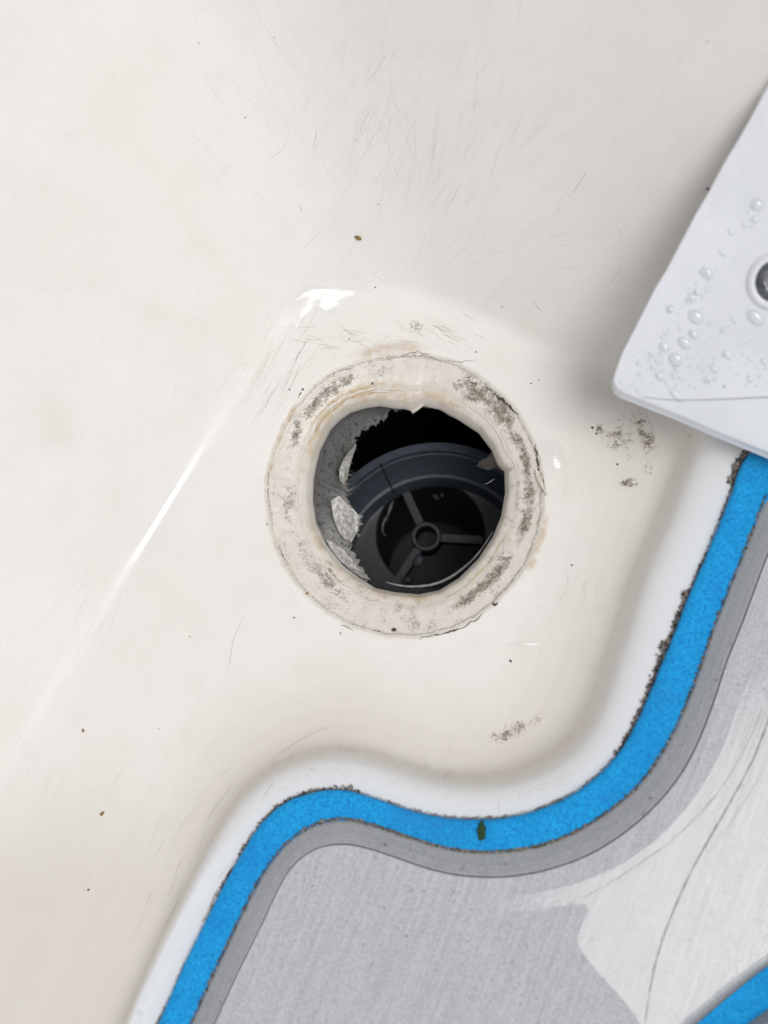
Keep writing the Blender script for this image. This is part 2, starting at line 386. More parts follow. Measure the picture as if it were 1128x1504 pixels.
Zf = np.where(tt < 1.1, sz + zf * (tt > .9), zf)
# two extra rows: the lip turns down through the hole
V = np.stack([xf, yf, Zf], 1)
lip1 = np.stack([X[0], Y[0], np.full(NTH, -6.6 * MM)], 1)
V = np.vstack([V, lip1])
idx = np.arange(NR * NTH).reshape(NR, NTH)
F = []
nx = np.roll(np.arange(NTH), -1)
for i in range(NR - 1):
    a = idx[i]; b = idx[i + 1]; F.append(np.stack([a, b, b[nx], a[nx]], 1))
li = NR * NTH + np.arange(NTH); F.append(np.stack([li, idx[0], idx[0][nx], li[nx]], 1))
F = np.vstack(F)
# where grime, stains and some painted-in shade sit, given by their places on the moulding
def blob(px, py, rx, ry, rot=0.0, z=0.0):
    c = P(px, py, z)[:2]; dx = xf - c[0]; dy = yf - c[1]; a = math.radians(rot)
    u = dx * math.cos(a) + dy * math.sin(a); v = -dx * math.sin(a) + dy * math.cos(a)
    s = .00015; return np.exp(-((u / (rx * s))**2 + (v / (ry * s))**2))
ang = np.degrees(np.arctan2(yf - DC[1], xf - DC[0])); seatm = sstep(.02, .12, tt) * (1 - sstep(.94, 1.0, tt))
def sector(a0, a1, soft=10):
    c = (a0 + a1) / 2; h = (a1 - a0) / 2; dlt = np.abs((ang - c + 180) % 360 - 180); return 1 - sstep(h - soft, h + soft, dlt)
def band(t0, t1, s=.12): return sstep(t0 - s, t0 + s, tt) * (1 - sstep(t1 - s, t1 + s, tt))
dirt = np.zeros(len(xf))
def addd(v):
    global dirt
    dirt = np.maximum(dirt, v)
addd(1.0 * sector(-28, 72, 14) * band(.40, .80, .24)); addd(.84 * sector(28, 72, 10) * band(.35, .95)); addd(1.0 * sector(-78, -25, 14) * band(.35, .72, .2))
addd(.90 * sector(105, 160, 16) * band(.38, .82, .2)); addd(.74 * sector(165, 260, 20) * band(.25, .7, .2)); addd(.78 * sector(218, 236, 6) * band(.18, .6))
addd(.64 * sector(250, 330, 20) * band(.3, .95)); addd(.56 * seatm)
addd(.92 * blob(945, 650, 24, 95, 8)); addd(.82 * blob(905, 640, 45, 70, 10)); addd(1.0 * blob(880, 632, 10, 14)); addd(.95 * blob(920, 715, 20, 14))
addd(.92 * blob(738, 1078, 34, 18, 25, .004)); addd(.85 * blob(770, 1062, 60, 20, 28, .004)); addd(.75 * blob(610, 480, 30, 22)); addd(.30 * blob(700, 1060, 130, 50, 20, .004))
addd(.35 * blob(660, 500, 130, 40, -20)); addd(.45 * blob(1075, 640, 30, 24, 0, H))
addd(.30 * blob(450, 590, 40, 18, 40)); addd(.42 * blob(700, 1075, 150, 45, 22, .004)); addd(.40 * blob(860, 900, 40, 150, -22, .002))
# grime line where the foam meets the deck
addd(.85 * (np.abs(df) < .0009) * (df < .0008))
rust = np.maximum.reduce([.7 * sector(95, 140, 10) * band(.20, .42, .07), .5 * sector(60, 160) * band(.08, .25, .08), .6 * sector(-35, -10, 5) * band(.97, 1.10, .05) , .4 * sector(190, 290) * band(.02, .2, .06), .5 * sector(140, 170, 5) * band(.85, .97, .04), .45 * sector(85, 110, 6) * band(.96, 1.14, .06)])
yel = np.maximum.reduce([.85 * (1 - sstep(.03, .34, tt)) * (.45 + .55 * np.maximum(sector(-100, 70, 30), sector(90, 150, 20))), .6 * sector(-90, 60, 25) * band(-.1, .32, .10), .38 * seatm * sector(60, 180), .24 * seatm, .42 * blob(925, 630, 90, 130, 12), .18 * blob(780, 1080, 150, 70, 25), .4 * sector(85, 108, 6) * band(.95, 1.18, .06), .25 * blob(2, 565, 22, 40, 0, .05), .48 * lowf * (df > 0) * (1 - sstep(.03, .10, df)), .26 * (1 - sstep(.012, .034, df)) * (df > 0)])  # beige in gutter and at deck foot: yellowing, partly standing in for shade
deckm = 1 - sstep(.0065, .0112, df / (.70 - .10 * lowf + .28 * sstep(.025, .055, xf) * sstep(-.065, -.01, yf)))
gloss = np.clip(np.maximum.reduce([blob(240, 745, 46, 112, -29.5), .8 * blob(560, 395, 60, 30, -20), .75 * blob(520, 1135, 80, 40, 0, H), .85 * blob(810, 1150, 130, 50, 15, H), .5 * blob(470, 445, 70, 60), .38 * blob(650, 800, 330, 330), .30 * blob(650, 380, 300, 90, -22)]), 0, 1)
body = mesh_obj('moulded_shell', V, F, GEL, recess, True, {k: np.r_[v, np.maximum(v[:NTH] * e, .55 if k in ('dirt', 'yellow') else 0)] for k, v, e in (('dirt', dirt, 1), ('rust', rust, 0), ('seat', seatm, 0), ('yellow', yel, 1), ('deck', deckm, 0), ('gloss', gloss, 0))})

# strokes laid on the surface: scratches, cracks
def strokes(name, lst, mat, parent, fn=drape, lift=.00004):
    allp = []; spans = []
    for pts, w, jit in lst:
        L = sum(math.dist(a, b) for a, b in zip(pts[:-1], pts[1:])); n = max(4, int(L / 5))
        q = resample(np.array(pts, float), n)
        tg = np.gradient(q, axis=0); tg /= np.linalg.norm(tg, axis=1)[:, None] + 1e-9; nn = np.stack([-tg[:, 1], tg[:, 0]], 1)
        if jit: q = q + nn * (rng.normal(0, jit, n))[:, None]
        tap = np.sin(np.linspace(.12, math.pi - .12, n))**.6
        ww = w * tap * (1 + (rng.uniform(-.6, .6, n) if jit else 0)) / 2
        spans.append((len(allp), n)); 
        for s in (-1, 1): allp.extend(q + s * nn * ww[:, None])
    allp = np.array(allp); v = fn(allp[:, 0], allp[:, 1], lift)
    f = []
    for st, n in spans:
        for i in range(n - 1): f.append((st + i, st + i + 1, st + n + i + 1, st + n + i))
    return mesh_obj(name, v, f, mat, parent)
def scr(cx, cy, sx, sy, n, a, da, l0, l1, w0=.30, w1=.72, curv=.04):
    out = []
    for _ in range(n):
        x = cx + rng.normal(0, sx); y = cy + rng.normal(0, sy); t = math.radians(a + rng.normal(0, da)); L = rng.uniform(l0, l1)
        dx, dy = math.cos(t) * L / 2, -math.sin(t) * L / 2; c = rng.normal(0, curv) * L
        pts = [(x - dx, y - dy), (x - dy * 0 + dy / L * c * 2, y - dx / L * c * 2), (x + dx, y + dy)]
        if any(p[0] > 895 and p[1] < 700 and p[1] > 100 + 2.0 * (1100 - p[0]) for p in pts): continue
        out.append((pts, rng.uniform(w0, w1), 0))
    return out
pale = scr(700, 190, 130, 110, 90, 62, 14, 25, 110) + scr(620, 160, 60, 120, 30, 80, 8, 40, 130) + scr(800, 200, 70, 60, 45, 38, 12, 20, 70) + scr(450, 110, 60, 80, 22, -62, 6, 50, 150)
pale += scr(350, 250, 60, 60, 14, -45, 8, 40, 110) + scr(900, 80, 60, 50, 16, 65, 10, 20, 90) + scr(800, 380, 60, 25, 26, 25, 15, 15, 45) + scr(520, 500, 60, 14, 26, -20, 25, 12, 45)
pale += scr(640, 490, 40, 16, 30, -28, 10, 12, 40) + scr(395, 545, 30, 35, 40, 60, 5, 25, 90) + scr(300, 940, 90, 60, 16, 62, 25, 15, 50) + scr(650, 990, 110, 30, 22, 0, 40, 8, 26)
pale += scr(250, 1250, 70, 120, 26, 62, 8, 20, 80) + scr(120, 900, 50, 80, 14, 60, 6, 30, 120) + scr(840, 900, 30, 60, 16, 68, 10, 14, 50) + scr(620, 1135, 120, 22, 60, 20, 60, 8, 26)
pale += scr(860, 720, 50, 80, 30, 20, 60, 6, 20) + scr(60, 1140, 30, 40, 10, 60, 8, 30, 100) + scr(150, 300, 90, 200, 20, 85, 8, 12, 40)
strokes('scratches', pale, SCR_A, body)['kind'] = 'stuff'
dark = scr(690, 190, 140, 100, 20, 60, 12, 30, 80, .35, .7) + scr(400, 545, 28, 32, 10, 60, 5, 25, 90, .3, .6) + scr(500, 500, 50, 12, 12, -12, 12, 14, 40, .5, 1.0) + scr(660, 490, 30, 10, 12, -30, 8, 14, 36, .5, 1.0)
dark += scr(560, 1130, 100, 18, 22, 30, 60, 8, 22, .4, .8) + scr(760, 1160, 60, 16, 14, 50, 50, 8, 22, .4, .8) + scr(230, 1300, 60, 90, 8, 62, 6, 20, 70, .4, .9)
dark += [([(862,250),(850,272),(835,290)], 1.2, 0), ([(465,190),(463,205),(460,222)], 1.1, 0), ([(440,300),(443,310)], 1.2, 0), ([(335,985),(340,955),(343,935),(360,905)], 1.0, 0), ([(782,440),(788,450),(796,457)], 1.6, 0),
         ([(425,1120),(400,1150),(385,1175)], 1.4, 0), ([(300,1210),(320,1180),(340,1155)], 1.2, 0), ([(240,1380),(262,1340),(275,1305)], 1.2, 0), ([(400,1115),(440,1085),(490,1065)], 1.0, 0)]
strokes('dark_scratches', dark, SCR_B, body)['kind'] = 'stuff'
cracks = [[(712,567),(728,580),(742,590),(752,602),(762,609)], [(786,653),(788,672),(791,690),(795,708),(802,727)], [(615,937),(640,933),(665,927),(688,918),(710,903)], [(790,690),(797,712),(801,726)],
          [(560,529),(590,524),(618,522),(634,526),(650,531)], [(408,800),(416,818),(425,830)], [(724,890),(732,885)], [(500,918),(520,925)], [(455,600),(470,580),(490,565)], [(650,531),(680,532),(700,527)], [(393,690),(396,740),(402,770)],
          [(590,521),(610,516),(632,522)], [(438,585),(442,575)], [(690,562),(700,563)], [(497,545),(520,540)]]
for i, c in enumerate(cracks):
    w = [3.4, 3.0, 2.0, 4.0, 1.0, 1.4, 2.4, .9, .8, .7, .6, 1.0, 2.0, 1.8, 1.0][i]
    strokes('crack', [(c, w, .9)], CRACK, body, lift=.00008)
# dark pits and rust spots one can see singly
def chunk(center, r, squash=.6, seed=0, sub=2, amp=.45):
    bm = bmesh.new(); bmesh.ops.create_icosphere(bm, subdivisions=sub, radius=1.0)
    for v in bm.verts:
        k = 1 + amp * noise.noise(v.co * 1.7 + Vector((seed * 3.1, seed, 0))) + amp * .6 * noise.noise(v.co * 4 + Vector((seed, 0, 0)))
        v.co = Vector((v.co.x * r[0], v.co.y * r[1], v.co.z * r[2])) * k
    rot = Matrix.Rotation(seed * 2.4, 4, 'Z')
    bm.transform(Matrix.Translation(center) @ rot); return bm
spots = [(579,925,5,CRACK),(573,596,0,None),(122,1073,3.2,RUSTY),(150,1195,4.4,RUSTY),(130,1307,2.4,CRACK),(513,498,1.8,CRACK),(551,422,1.8,CRACK),(699,517,2,CRACK),(780,563,2,CRACK),(750,971,3,CRACK),(425,572,2,CRACK),(547,563,3,CRACK),(450,872,3.5,RUSTY),
         (870,628,3,CRACK),(876,637,2.5,CRACK),(907,682,2.2,CRACK),(840,830,2,CRACK),(432,907,2,CRACK),(390,720,2,CRACK),(392,770,2,CRACK),(500,930,1.8,CRACK),(556,927,2,CRACK),(233,1070,2.2,SCR_B),(1040,277,4,CRACK),(1040,60,2.4,SCR_B),(445,572,2.6,CRACK),(725,887,3,CRACK),(1013,640,1.5,CRACK)]
for i, (x, y, r, m) in enumerate(spots):
    if not r: continue
    p = drape([x], [y], 0)[0]; s = r * .00012
    bm_obj('rust_spot' if m is RUSTY else 'dirt_speck', chunk(Vector(p), (s, s * .7, s * .35), seed=i), m, body)
def bead(a0, a1, t_, rad, mat, wob=.035):
    aa = np.radians(np.linspace(a0, a1, int(abs(a1 - a0) * 1.6) + 8)); rr_ = hole_f(aa) + (t_ + wob * np.array([noise.noise((7*math.cos(a), 7*math.sin(a), t_ * 9)) + .5 * noise.noise((25*math.cos(a), 25*math.sin(a), t_)) for a in aa])) * (ring_r(aa) - hole_f(aa))
    ker = np.ones(5) / 5; rr_ = np.convolve(np.r_[[rr_[0]]*2, rr_, [rr_[-1]]*2], ker, 'valid')
    x = DC[0] + rr_ * np.cos(aa); y = DC[1] + rr_ * np.sin(aa); z = surf(x, y)
    r_ = rad * np.sin(np.linspace(.1, math.pi - .1, len(aa)))**.4 * np.array([.75 + .6 * noise.noise((18*math.cos(a), 18*math.sin(a), 3.3 + t_)) for a in aa])
    v, f = tube(np.stack([x, y, z + .2 * r_], 1), np.maximum(r_, .00003)); return mesh_obj('sealant_bead', v, f, mat, body)
def tube(pts, r, seg=8):
    pts = np.asarray(pts); n = len(pts); tg = np.gradient(pts, axis=0); v = []; f = []
    r = np.broadcast_to(r, (n,))
    for i in range(n):
        t = Vector(tg[i]).normalized(); a = t.cross(Vector((0, 0, 1)))
        a = a.normalized() if a.length > 1e-6 else Vector((1, 0, 0)); b = t.cross(a)
        for k in range(seg):
            w = 2 * math.pi * k / seg; v.append(pts[i] + np.array(a * math.cos(w) + b * math.sin(w)) * r[i])
    for i in range(n - 1):
        for k in range(seg): f.append((i*seg + k, i*seg + (k+1) % seg, (i+1)*seg + (k+1) % seg, (i+1)*seg + k))
    f.append(tuple(range(seg))[::-1]); f.append(tuple((n-1)*seg + k for k in range(seg))); return v, f
for a0, a1, t_, rad, m in ((82, 200, .30, .00035, SEALW), (100, 150, .22, .00022, SEALB), (205, 262, .33, .00028, SEALW), (-70, -20, .26, .00020, SEALB), (10, 66, .30, .00024, SEALW), (150, 235, .93, .00018, SEALW), (-40, 20, .97, .00016, SEALW), (112, 165, .80, .00016, SEALW)):
    bead(a0, a1, t_, rad, m)
bit = bm_obj('debris_crumb', chunk(Vector(drape([526], [350], .0002)[0]), (.0009, .00045, .0004), seed=5), RUSTY)
tag(bit, 'tiny ochre crumb of debris stuck on the wall above the drain', 'debris')

# torn laminate hanging inside the hole
DEEP = [(575,606),(557,620),(537,631),(520,644),(522,655),(514,672),(510,693),(510,716),(514,740),(527,757),(525,778),(516,794),(522,816),(531,833),(543,848)]
nL = 720
th2 = np.linspace(-np.pi, np.pi, nL, endpoint=False)
rt = hole_f(th2) + .0002
ZD = -15 * MM
dh = PP(DEEP, ZD); ad, rd = polar_of(dh); ad = np.where(ad < 0, ad + 2*np.pi, ad); o = np.argsort(ad); ad = ad[o]; rd = rd[o]
a2 = np.where(th2 < 0, th2 + 2*np.pi, th2)
inside = np.interp(a2, ad, rd); outr = rt + .0022
wgt = sstep(ad[0] - .25, ad[0] + .05, a2) * (1 - sstep(ad[-1] - .05, ad[-1] + .12, a2))
rb = outr * (1 - wgt) + inside * wgt
jg = np.array([noise.noise((12*math.cos(a), 12*math.sin(a), 2)) + .55 * noise.noise((30*math.cos(a), 30*math.sin(a), 5)) + .25 * noise.noise((85*math.cos(a), 85*math.sin(a), 7)) for a in th2])
def swell(i, u):
    dg = math.degrees(a2[i]) - LA0; k = .25 * noise.noise((dg * .25, u * 6, 2.0)) + .12 * noise.noise((dg * .8, u * 14, 5.0))
    return math.exp(-((dg / 8.5)**2 + ((u - .70) / .30)**2)) * (1 + k * 2)
lv = []; la = {'ang': [], 'dep': [], 'pale': []}
NS = 20
_q = P(505, 768, -12 * MM); LA0 = math.degrees(math.atan2(_q[1] - DC[1], _q[0] - DC[0])) % 360
for k in range(NS):
    u = k / (NS - 1)
    for i, a in enumerate(th2):
        rr = rt[i] * (1 - u) + rb[i] * u
        rr += wgt[i] * (-.0016 * math.sin(math.pi * u)) * -1 + .0007 * noise.noise((a * 14, u * 3, 1)) * u + .0010 * jg[i] * u * u * wgt[i] - swell(i, u) * .0024
        z = -6.2 * MM * (1 - u) + (ZD + .0022 * jg[i]) * u
        lv.append((DC[0] + rr * math.cos(a), DC[1] + rr * math.sin(a), z))
        la['ang'].append(a * 3); la['dep'].append(u * 4)
        deg = math.degrees(a2[i])
        la['pale'].append(float(np.clip(sstep(163, 178, deg) * (1 - sstep(236, 250, deg)) * sstep(.45, .8, u) + .75 * sstep(190, 205, deg) * (1 - sstep(240, 250, deg)) + .25 * sstep(.8, 1, u) + 1.5 * swell(i, u), 0, 1)))
for i, a in enumerate(th2):       # back of the laminate, so the torn edge has thickness
    lv.append((DC[0] + (rb[i] + .0015) * math.cos(a), DC[1] + (rb[i] + .0015) * math.sin(a), ZD - .0004 + .001 * jg[i])); la['ang'].append(a * 3); la['dep'].append(4.5); la['pale'].append(.3)
for i, a in enumerate(th2):
    lv.append((DC[0] + (rt[i] + .004) * math.cos(a), DC[1] + (rt[i] + .004) * math.sin(a), -7.5 * MM)); la['ang'].append(a * 3); la['dep'].append(6); la['pale'].append(0)
lf = []
for k in range(NS + 1):
    for i in range(nL):
        j = (i + 1) % nL; lf.append((k*nL + i, k*nL + j, (k+1)*nL + j, (k+1)*nL + i))
lam = mesh_obj('torn_laminate', lv, lf, LAM, recess, True, la)
lam['label'] = 'ragged grey glass-fibre edge torn inside the drain hole'
# loose fibres along the torn edge
fv = []; ff = []
for i in range(70):
    y = rng.uniform(640, 790); x = np.interp(y, [640, 660, 690, 716, 740, 757, 778, 800], [520, 520, 511, 510, 514, 526, 525, 517]) + rng.normal(-7, 5)
    a = math.radians(rng.normal(5, 38)); L = rng.uniform(4, 13); z = rng.uniform(-15, -10.5) * MM
    p = P(x, y, z); q = P(x + L * math.cos(a), y - L * math.sin(a), z - rng.uniform(-.001, .002)); n = np.array([-(q - p)[1], (q - p)[0], 0]); n = n / (np.linalg.norm(n) + 1e-9) * rng.uniform(.00005, .00016)
    b = len(fv); fv += [p - n, p + n, q, p + np.array([0, 0, .00025])]; ff += [(b, b+1, b+2), (b, b+3, b+2), (b+1, b+3, b+2)]
mesh_obj('loose_fibres', fv, ff, m_flat('fibres', (.42, .40, .33), .6, .4, 900), lam, False)['kind'] = 'stuff'
arc = resample(PP([(566,855),(590,861),(615,862),(645,857),(672,842),(698,820),(715,796),(724,780)], -10 * MM), 60)
tv, tf = tube(arc, .00034 * np.sin(np.linspace(.15, 3.0, 60))**.5)
mesh_obj('lit_rim_arc', tv, tf, m_flat('lit_rim_grey', (.22, .215, .205), .5, .4, 700), recess)  # pale arc drawn in for light catching the hole's lower edge
sl = resample(PP([(744,690),(746,720),(741,755),(733,775)], -7 * MM), 24)
# a torn flap of the lip on the right
def sheet(name, pts, zs, thick, mat, parent):
    p = np.array([P(x, y, z * MM) for (x, y), z in zip(pts, zs)]); n = len(p); v = np.vstack([p, p - np.array([0, 0, thick])])
    f = [tuple(range(n)), tuple(range(2*n - 1, n - 1, -1))] + [(i, i + n, (i+1) % n + n, (i+1) % n) for i in range(n)]
    return mesh_obj(name, v, f, mat, parent, False)
sheet('torn_flap', [(746,688),(738,692),(728,686),(717,690),(700,684),(706,676),(716,672),(724,660),(734,664),(742,676)], [-5.5,-7,-8.5,-9.5,-11,-10,-9,-7.5,-6,-5], .0008, GRIME, recess)
FLAKE = m_flat('pale_flake', (.50, .485, .455), .5, .40, 900, .0006)
sheet('torn_flap', [(486,735),(498,728),(508,738),(514,742),(521,750),(528,758),(527,768),(526,779),(520,788),(516,796),(505,791),(497,780),(490,762)], [-8,-8.5,-10,-11,-12,-13,-13,-13.5,-13,-13,-10.5,-9,-8], .0009, FLAKE, recess)
sheet('torn_flap', [(478,792),(488,796),(503,806),(514,818),(524,832),(534,842),(545,852),(532,849),(516,838),(500,824),(486,806)], [-7,-8,-9.5,-10.5,-11.5,-12,-12.5,-9.5,-8.5,-8,-7.5], .0008, FLAKE, recess)
sheet('torn_flap', [(498,690),(506,672),(514,662),(523,652),(517,668),(513,684),(511,700),(505,712),(499,704)], [-9,-9.5,-11,-12.5,-13,-13,-13.5,-11,-9.5], .0006, FLAKE, recess)
sheet('torn_flap', [(590,594),(600,598),(606,607),(612,603),(624,594),(608,590)], [-5,-5.6,-6.6,-6,-5,-4.6], .0006, SEAL, recess)
sheet('torn_flap', [(786,688),(793,694),(799,712),(803,728),(795,716),(788,702)], [0.3,.5,.8,1.2,.6,.3], .0003, SEAL, recess)

# ---------------------------------------------------------------- the black fitting below the hole
FC = Vector(P(626, 788, -50 * MM))
fit = empty('drain_fitting', (FC.x, FC.y, -.12), 'black plastic drain fitting with a three-spoked hub deep inside the hole', 'drain fitting')
def lathe(name, prof, mat, parent, c=FC, seg=128, wob=0.0):
    v = []; f = []
    for r, z in prof:
        for k in range(seg):
            a = 2 * math.pi * k / seg; rr = r * (1 + wob * noise.noise((4*math.cos(a), 4*math.sin(a), z * 300))); v.append((c.x + rr * math.cos(a), c.y + rr * math.sin(a), z))
    for i in range(len(prof) - 1):
        for k in range(seg): f.append((i*seg + k, i*seg + (k+1) % seg, (i+1)*seg + (k+1) % seg, (i+1)*seg + k))
    o = mesh_obj(name, v, f, mat, parent); return o
mm = lambda l: [(a * MM, b * MM) for a, b in l]
light_seal = lathe('light_seal', mm([(30, -7.6), (46, -9), (50, -12), (50, -130), (.1, -130)]), BLACKD, fit, Vector((DC[0], DC[1], 0)))  # added black enclosure, so light enters only through the hole
def split_shade(o, ang=35):
    m = o.modifiers.new('edges', 'EDGE_SPLIT'); m.split_angle = math.radians(ang)
KC = Vector(P(640, 826, -32 * MM)); KL = Vector(P(641, 842, -46 * MM))      # the collar leans a little with the pipe
prof = mm([(31, -60), (31, -33.0), (30.6, -32.2), (29.0, -32.0), (28.6, -32.4), (28.4, -34.0), (28.0, -34.3), (27.7, -35.2), (25.6, -42.6), (25.3, -42.9), (25.2, -43.8), (24.4, -44.2), (23.8, -46.4), (23.4, -50.5)])
rim = lathe('collar', prof, COLLAR, fit, KC, 160); split_shade(rim, 30)
OCn = Vector(P(632, 784, -50.5 * MM)); sv = []; sf = []
for r, z, c in ((23.5, -50.4, KC), (14.6, -50.6, OCn), (14.3, -51.0, OCn), (14.3, -56, OCn), (16, -80, OCn), (16, -118, OCn), (.1, -118, OCn)):
    for k in range(128):
        a = 2 * math.pi * k / 128; sv.append((c.x + r * MM * math.cos(a), c.y + r * MM * math.sin(a), z * MM))
for i in range(6):
    for k in range(128): sf.append((i*128 + k, i*128 + (k+1) % 128, (i+1)*128 + (k+1) % 128, (i+1)*128 + k))
shelf = mesh_obj('shelf', sv, sf, BLACKP, fit); split_shade(shelf, 30)
hub = lathe('hub', mm([(2.7, -58), (2.7, -50.2), (2.95, -49.8), (3.7, -49.8), (4.0, -50.2), (4.0, -58)]), BLACKP, fit); split_shade(hub, 30)
for a in (114, -4, 236):
    bm = bmesh.new(); bmesh.ops.create_cube(bm, size=1)
    for v in bm.verts: v.co = Vector((.00375 + (v.co.x + .5) * .0112, v.co.y * .0021, (v.co.z - .5) * .005))
    bmesh.ops.bevel(bm, geom=[e for e in bm.edges if abs(e.verts[0].co.x - e.verts[1].co.x) > .001], offset=.0004, segments=2, affect='EDGES')
    bm.transform(Matrix.Translation(Vector((FC.x, FC.y, -.0503))) @ Matrix.Rotation(math.radians(a), 4, 'Z')); bm_obj('spoke', bm, BLACKP, fit, False)
_t = math.radians(math.degrees(math.atan2(P(557, 678, -.032)[1] - KC.y, P(557, 678, -.032)[0] - KC.x)))
sp_ = np.array([(KC.x + r * math.cos(_t), KC.y + r * math.sin(_t), z) for r, z in prof[3:13]])
tv, tf = tube(sp_, .00022); mesh_obj('seam', tv, tf, BLACKD, fit)
for i, (x, y, rx, ry, z) in enumerate([(615,823,.0016,.0013,-50),(599,852,.0013,.0009,-47),(640,730,.0011,.0006,-58),(649,727,.0006,.0004,-58),(566,762,.0006,.0006,-54)]):
    o = bm_obj('debris_crumb', chunk(Vector(P(x, y, z * MM)), (rx, ry, rx * .6), seed=i + 20, sub=3, amp=.5), m_flat('damp_crumb', (.07, .075, .085), .5, .4))
    tag(o, ['grey crumb lying beside the lower left spoke of the black fitting', 'small grey crumb low in the drain at the end of the lower spoke', 'pale crumb deep in the drain right of the upper spoke', 'tiny pale crumb deep in the drain, rightmost by the upper spoke', 'tiny pale crumb deep in the drain left of the hub'][i], 'debris')
wisp = resample(np.array([P(x, y, -53 * MM) for x, y in [(578,735),(573,745),(570,757),(563,766),(561,780),(566,787)]]), 30)
tv, tf = tube(wisp, .00012 + .0004 * np.abs(np.sin(np.linspace(0, 7, 30))) * np.linspace(1, .2, 30)); w = mesh_obj('debris_wisp', tv, tf, m_flat('pale_wisp', (.13, .13, .125), .7, .3))
tag(w, 'thin pale wisp of debris left of the hub deep in the drain', 'debris')

# ---------------------------------------------------------------- foam deck mat
mat_e = empty('deck_mat', P(800, 1400, H), 'grey foam deck mat with a bright blue border beside the drain recess', 'deck mat')
N = 420
c0 = resample(PP(C0, ZB), N); c1 = resample(PP(C1, ZB), N); c2 = resample(PP(C2, ZG), N)
def nearest_pair(a, b):               # match b's points to a by nearest place, keeping order
    k = 0; out = []
    for p in a:
        j = k + int(np.argmin(((b[k:k+40] - p)[:, :2]**2).sum(1))); k = j; out.append(b[j])
    out = np.array(out); ker = np.ones(9) / 9
    pad = np.vstack([np.repeat(out[:1], 4, 0), out, np.repeat(out[-1:], 4, 0)])
    return np.stack([np.convolve(pad[:, d], ker, 'valid') for d in range(3)], 1)
def loft(rows, name, mat, parent, attr=None):
    n = len(rows[0]); v = np.vstack(rows); f = []
    for k in range(len(rows) - 1):
        for i in range(n - 1): f.append((k*n + i, k*n + i + 1, (k+1)*n + i + 1, (k+1)*n + i))
    return mesh_obj(name, v, f, mat, parent, True, {'across': np.repeat(np.linspace(0, 1, len(rows)), n)} if attr else None)
inw = c1 - c0; inw = inw / np.linalg.norm(inw, axis=1)[:, None]; inw[:, 2] = 0
def off(c, d, z): q = c + inw * d; q[:, 2] = z; return q
jz = np.array([[noise.noise((p[0] * 700, p[1] * 700, 3)), noise.noise((p[0] * 700, p[1] * 700, 9)), 0] for p in c0]) * .00013
c0j = c0 + jz
fill = [off(c0, d, ZB) for d in (.0125, .03, .08, .2)]
# the blue sheet runs on under the grey one as far as the groove at the lower right
blue_rows = [off(c0j, .0001, H + .0001), off(c0j, -.0001, H + .0011), off(c0j, .00012, ZB - .00035), off(c0j, .00055, ZB)] + [c0 * (1 - u) + c1 * u for u in (.3, .55, .8, 1.0)] + [c1 + inw * .0025 + np.array([0, 0, -.00002])]
blue = loft(blue_rows, 'blue_border', BLUE, mat_e, True)
blue['label'] = 'bright blue foam border left showing round the grey foam'
# grey: bevel then flat top
c1n = nearest_pair(c2, c1); brows = []
for u in np.linspace(0, 1, 14):
    q = c1n * (1 - u) + c2 * u; q[:, 2] = ZB - .0003 + (ZG - ZB + .0003 - .00025) * (u**.8); brows.append(q)
q = c2.copy(); q[:, 2] = ZG - .0003; brows.append(q)
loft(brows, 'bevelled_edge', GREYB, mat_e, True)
G = [(1500,1210),(1300,1300),(1190,1368),(1128,1408),(1072,1449),(1003,1506),(920,1580),(800,1700),(700,1830),(620,1960)]
G2 = [(1500,1225),(1300,1313),(1190,1380),(1128,1420),(1080,1458),(1016,1512),(935,1588),(815,1708),(716,1836),(636,1966)]
G3 = [(1500,1300),(1300,1375),(1190,1444),(1128,1484),(1098,1506),(1035,1560),(960,1630),(850,1740),(760,1850),(680,1980)]
G4 = [(1500,1312),(1300,1388),(1198,1456),(1138,1496),(1110,1518),(1046,1572),(972,1642),(862,1750),(772,1860),(692,1990)]
g = [resample(PP(a, z), 90) for a, z in ((G, ZG), (G2, ZB + .0006), (G3, ZB + .0006), (G4, ZG))]
top_in = c2.copy(); nrm = np.gradient(c2, axis=0); nrm /= np.linalg.norm(nrm, axis=1)[:, None]; side = np.stack([nrm[:, 1], -nrm[:, 0], 0 * nrm[:, 0]], 1)
top_in = c2 + side * .00018
poly = np.vstack([top_in, g[0]])
ring = np.vstack([c2 * 1.0, ]); ring[:, 2] = ZG - .0003
bm = bmesh.new(); vs_ = [bm.verts.new(p) for p in poly]; bm.faces.new(vs_); bm.normal_update(); bm.faces.ensure_lookup_table()
if bm.faces[0].normal.z < 0: bmesh.ops.reverse_faces(bm, faces=bm.faces[:])
bmesh.ops.triangulate(bm, faces=bm.faces[:])
grey = bm_obj('grey_top', bm, GREY, mat_e, False)
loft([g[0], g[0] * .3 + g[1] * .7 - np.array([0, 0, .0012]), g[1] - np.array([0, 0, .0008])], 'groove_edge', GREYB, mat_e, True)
loft([g[1] - np.array([0, 0, .0006]), (g[1] + g[2]) / 2 - np.array([0, 0, .0006]), g[2] - np.array([0, 0, .0006])], 'blue_groove', BLUE, mat_e)
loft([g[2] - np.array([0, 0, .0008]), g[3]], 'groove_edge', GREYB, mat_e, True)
far = g[3] + np.array([.12, -.12, 0])
loft([g[3], far], 'grey_top', GREY, mat_e)
def on_mat(px, py, lift): return P(px, py, ZG + lift)
